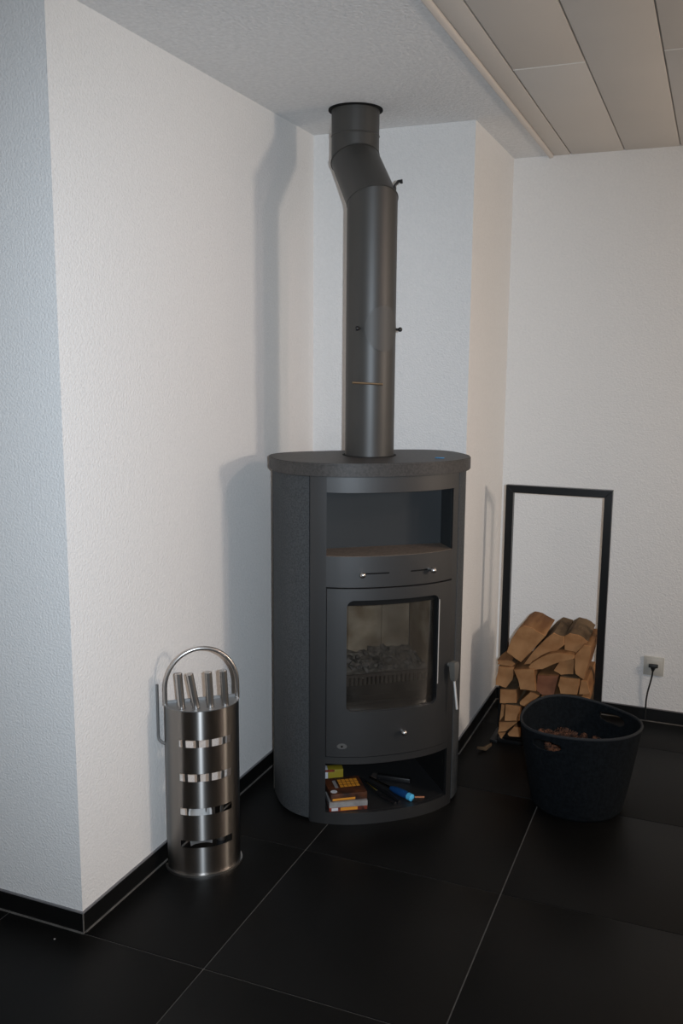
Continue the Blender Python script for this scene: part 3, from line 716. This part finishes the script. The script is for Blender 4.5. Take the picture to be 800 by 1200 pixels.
def make_log(i, poly, kind, L, dy, label, yaw, pitch):
    cx = sum(p[0] for p in poly)/len(poly); cz = sum(p[1] for p in poly)/len(poly)
    bm = bmesh.new(); n0 = len(poly)
    # refine outline
    P = []
    for k in range(n0):
        a = Vector(poly[k]); b = Vector(poly[(k+1) % n0])
        for s in range(3):
            q = a.lerp(b, s/3); d = mn.noise(Vector((q.x*60, q.y*60, i*3.1)))*.0028 if s else 0
            P.append((q.x-cx+d, q.y-cz+d))
    n = len(P); ys = [0, .004, L*.3, L*.65, L-.004, L]; rings = []
    for r_, y in enumerate(ys):
        sc = .965 if r_ in (0, len(ys)-1) else 1.0
        wob = [mn.noise(Vector((px*30+i, pz*30, y*12)))*(.003 if 0 < r_ < 5 else .0012) for px, pz in P]
        rings.append([bm.verts.new((px*(sc-.06*y/L)+w_, y+mn.noise(Vector((px*40, pz*40, i)))*.002, pz*(sc-.06*y/L)+w_)) for (px, pz), w_ in zip(P, wob)])
    side = {'w': 1, 'r': 1, 'b': 2}[kind]
    for r_ in range(len(ys)-1):
        for k in range(n):
            f = bm.faces.new((rings[r_][k], rings[r_][(k+1) % n], rings[r_+1][(k+1) % n], rings[r_+1][k])); f.material_index = side if r_ else 0
            # one flank of most logs keeps its bark
            if kind == 'w' and i % 2 == 0 and k//3 == i % n0 and r_: f.material_index = 2
    c = [bm.verts.new((0, -.001, 0)), bm.verts.new((0, L+.001, 0))]
    for k in range(n):
        bm.faces.new((c[0], rings[0][(k+1) % n], rings[0][k])).material_index = 0 if kind != 'b' else 0
        bm.faces.new((c[1], rings[-1][k], rings[-1][(k+1) % n]))
    weld_normals(bm)
    o = link('split_log', bm, [M['woodred'] if kind == 'r' else M['woodface'], M['woodside'], M['bark']])
    o.location = (cx, YF+dy, cz)
    for v in o.data.vertices:                 # the logs lie between the two posts of the rack
        if v.co.y+YF+dy > 1.70: v.co.x = min(max(v.co.x, .3635-cx), .6975-cx)
    tag(o, label, 'log', 'split firewood logs stacked in the rack')
for i, (poly, kind, L, dy, label, yaw, pitch) in enumerate(LOGS): make_log(i, poly, kind, L, dy, label, yaw, pitch)
# bark flake on the floor
bm = bmesh.new(); N = 8; gv = [[bm.verts.new((-.035+.07*a/N+.006*mn.noise(Vector((a, b, 3))), (-.012+.024*b/3)*(1-abs(a-4)/5.5), .004+.012*sin(PI*b/3)+.010*abs(a-4)/4)) for b in range(4)] for a in range(N+1)]
for a in range(N):
    for b in range(3): bm.faces.new((gv[a][b], gv[a+1][b], gv[a+1][b+1], gv[a][b+1]))
o = link('bark_flake', bm, M['bark'], loc=(.330, 1.525, 0)); o.rotation_euler = (0, 0, .9); md = o.modifiers.new('t', 'SOLIDIFY'); md.thickness = .004
tag(o, 'small curled piece of bark on the floor left of the log rack', 'bark')
bm = bmesh.new(); g = bmesh.ops.create_icosphere(bm, subdivisions=1, radius=.003)
for v in g['verts']: v.co.z = v.co.z*.5+.0015
tag(link('crumb', bm, M['c_grey'], loc=(-.41, -.05, 0)), 'tiny pale crumb on the floor by the left wall corner', 'crumb')

# ---------------------------------------------------------------- felt basket
BC = Vector((.716, 1.243, 0)); bk = empty('felt_basket', BC); tag(bk, 'round dark felt basket with two cut-out grips, full of pine cones', 'basket')
NB, NZ = 240, 60
def rim_h(t):                                     # world angle
    return .294+.008*cos(2*(t-2.2))+.004*sin(3*t+1)
def rad_at(t, s):
    r = .150+.045*s**.85
    return r*(1+(.020*cos(2*(t-.5))+.012*cos(3*t+.6))*s)
HF = .07+math.atan2(1.06-1.243, .607-.716); HB = HF+PI-.05
def basket_pt(t, s, off=0.): r = rad_at(t, s)-off; return Vector((r*cos(t), r*sin(t), .004+s*(rim_h(t)-.004)))
bm = bmesh.new(); V = [[bm.verts.new(basket_pt(2*PI*i/NB, j/NZ)) for i in range(NB)] for j in range(NZ+1)]
def in_hole(t, s):
    for c in (HF, HB):
        d = (t-c+PI) % (2*PI)-PI; x = d*.19; z = (s-.865)*.30
        if (abs(x)/.052)**2.6+(abs(z)/.0145)**2.4 < 1: return True
    return False
for j in range(NZ):
    for i in range(NB):
        if in_hole(2*PI*(i+.5)/NB, (j+.5)/NZ): continue
        bm.faces.new((V[j][i], V[j][(i+1) % NB], V[j+1][(i+1) % NB], V[j+1][i])).smooth = True
# smooth the stair-stepped hole borders a little
hv = [v for v in bm.verts if v.link_faces and any(len(e.link_faces) == 1 for e in v.link_edges) and .02 < v.co.z < .29]
for _ in range(4): bmesh.ops.smooth_vert(bm, verts=hv, factor=.5, use_axis_x=True, use_axis_y=True, use_axis_z=True)
bmesh.ops.delete(bm, geom=[v for v in bm.verts if not v.link_faces], context='VERTS')
o = link('basket_wall', bm, [M['felt'], M['felt_in']], bk); md = o.modifiers.new('t', 'SOLIDIFY'); md.thickness = .006; md.offset = -1
bm = bmesh.new(); tube(bm, [(0, 0, .0005), (0, 0, .006)], [.147, .150], 64); link('basket_bottom', bm, M['felt'], bk)
bm = bmesh.new(); tube(bm, [basket_pt(2*PI*i/96, 1, .003)+Vector((0, 0, .001)) for i in range(96)], .0048, 8, closed=True); link('rim_binding', bm, M['felt_rim'], bk)

# pine cones in the basket
def cone_mesh():
    bm = bmesh.new(); n = 58; Lc = .050
    bmesh.ops.create_cone(bm, cap_ends=True, segments=7, radius1=.007, radius2=.003, depth=Lc*.9)
    for k in range(n):
        s = k/(n-1); z = (s-.5)*Lc; R_ = .0215*(sin(PI*(.12+.80*s))**.8)*(1-.35*s); ang = k*2.39996; tip = Vector((cos(ang)*R_, sin(ang)*R_, z+.004+.008*s))
        rt_ = Vector((cos(ang)*.004, sin(ang)*.004, z-.001)); t_ = Vector((-sin(ang), cos(ang), 0))*(.0042*(1-.3*s)); upv = Vector((0, 0, .0022))
        mid = rt_.lerp(tip, .75)
        a, b, c, d, e = [bm.verts.new(q) for q in (rt_, mid+t_, tip, mid-t_, mid+upv)]
        for f in ((a, b, e), (b, c, e), (c, d, e), (d, a, e), (a, d, c, b)): bm.faces.new(f)
    weld_normals(bm); return bm
proto = link('pine_cone', cone_mesh(), M['cone']); cone_data = proto.data
cones = []
def surf_h(x, y):
    return .188+.046*math.exp(-(((x+.075)/.055)**2+((y+.01)/.08)**2))+.012*math.exp(-(((x-.07)/.045)**2+((y+.02)/.05)**2))-.012*math.exp(-(((x-.02)/.04)**2+(y/.06)**2))
random.seed(3)
for layer in range(5):
    rmax = [.106, .112, .118, .126, .134][layer]
    for gx in range(-3, 4):
        for gy in range(-3, 4):
            x = (gx+(.5 if gy % 2 else 0))*.050+random.uniform(-.003, .003); y = gy*.047+random.uniform(-.003, .003)
            if math.hypot(x, y) > rmax: continue
            z = .030+(surf_h(x, y)-.030)*layer/4
            cones.append((x, y, z, layer))
pos_words = None
for i, (x, y, z, layer) in enumerate(cones):
    o = proto if i == 0 else proto.copy()
    if i: COL.objects.link(o)
    o.location = (BC.x+x, BC.y+y, z); o.rotation_euler = (random.uniform(.9, 2.2), random.uniform(-.4, .4), random.uniform(0, 2*PI)); s = random.uniform(.86, 1.04); o.scale = (s, s, s)
    tag(o, 'brown dried pine cone in the heap filling the dark felt basket', 'pine cone', 'pine cones in the felt basket')

# ---------------------------------------------------------------- wall socket and plug
so = empty('wall_socket', (.899, Y4, .240)); tag(so, 'square ivory wall socket low on the far wall', 'socket')
link('cover_plate', bx(-.040, .040, -.009, 0, -.040, .040, bev=.0025), M['white_plastic'], so)
bm = bmesh.new(); box(bm, -.030, .030, -.0108, -.009, -.030, .030, bev=.0008); link('insert', bm, M['white_plastic'], so)
bm = bmesh.new(); tube(bm, [(0, -.0109, 0), (0, -.0106, 0)], .019, 28); link('socket_well', bm, M['white_plastic'], so)
pg = empty('power_plug', (.898, Y4, .240)); tag(pg, 'black flat plug with a cable in the ivory wall socket', 'plug')
link('plug_body', bx(-.0185, .0185, -.030, -.0112, -.002, .012, bev=.004), M['cable'], pg)
link('strain_relief', tb([(0, -.026, .003), (-.001, -.026, -.016)], [.0125, .0045], 10), M['cable'], pg)
link('cable', tb([(0, -.026, -.010), (-.002, -.024, -.035), (-.008, -.021, -.070), (-.016, -.016, -.110), (-.020, -.011, -.150), (-.020, -.0105, -.236)], .0034, 8), M['cable'], pg)
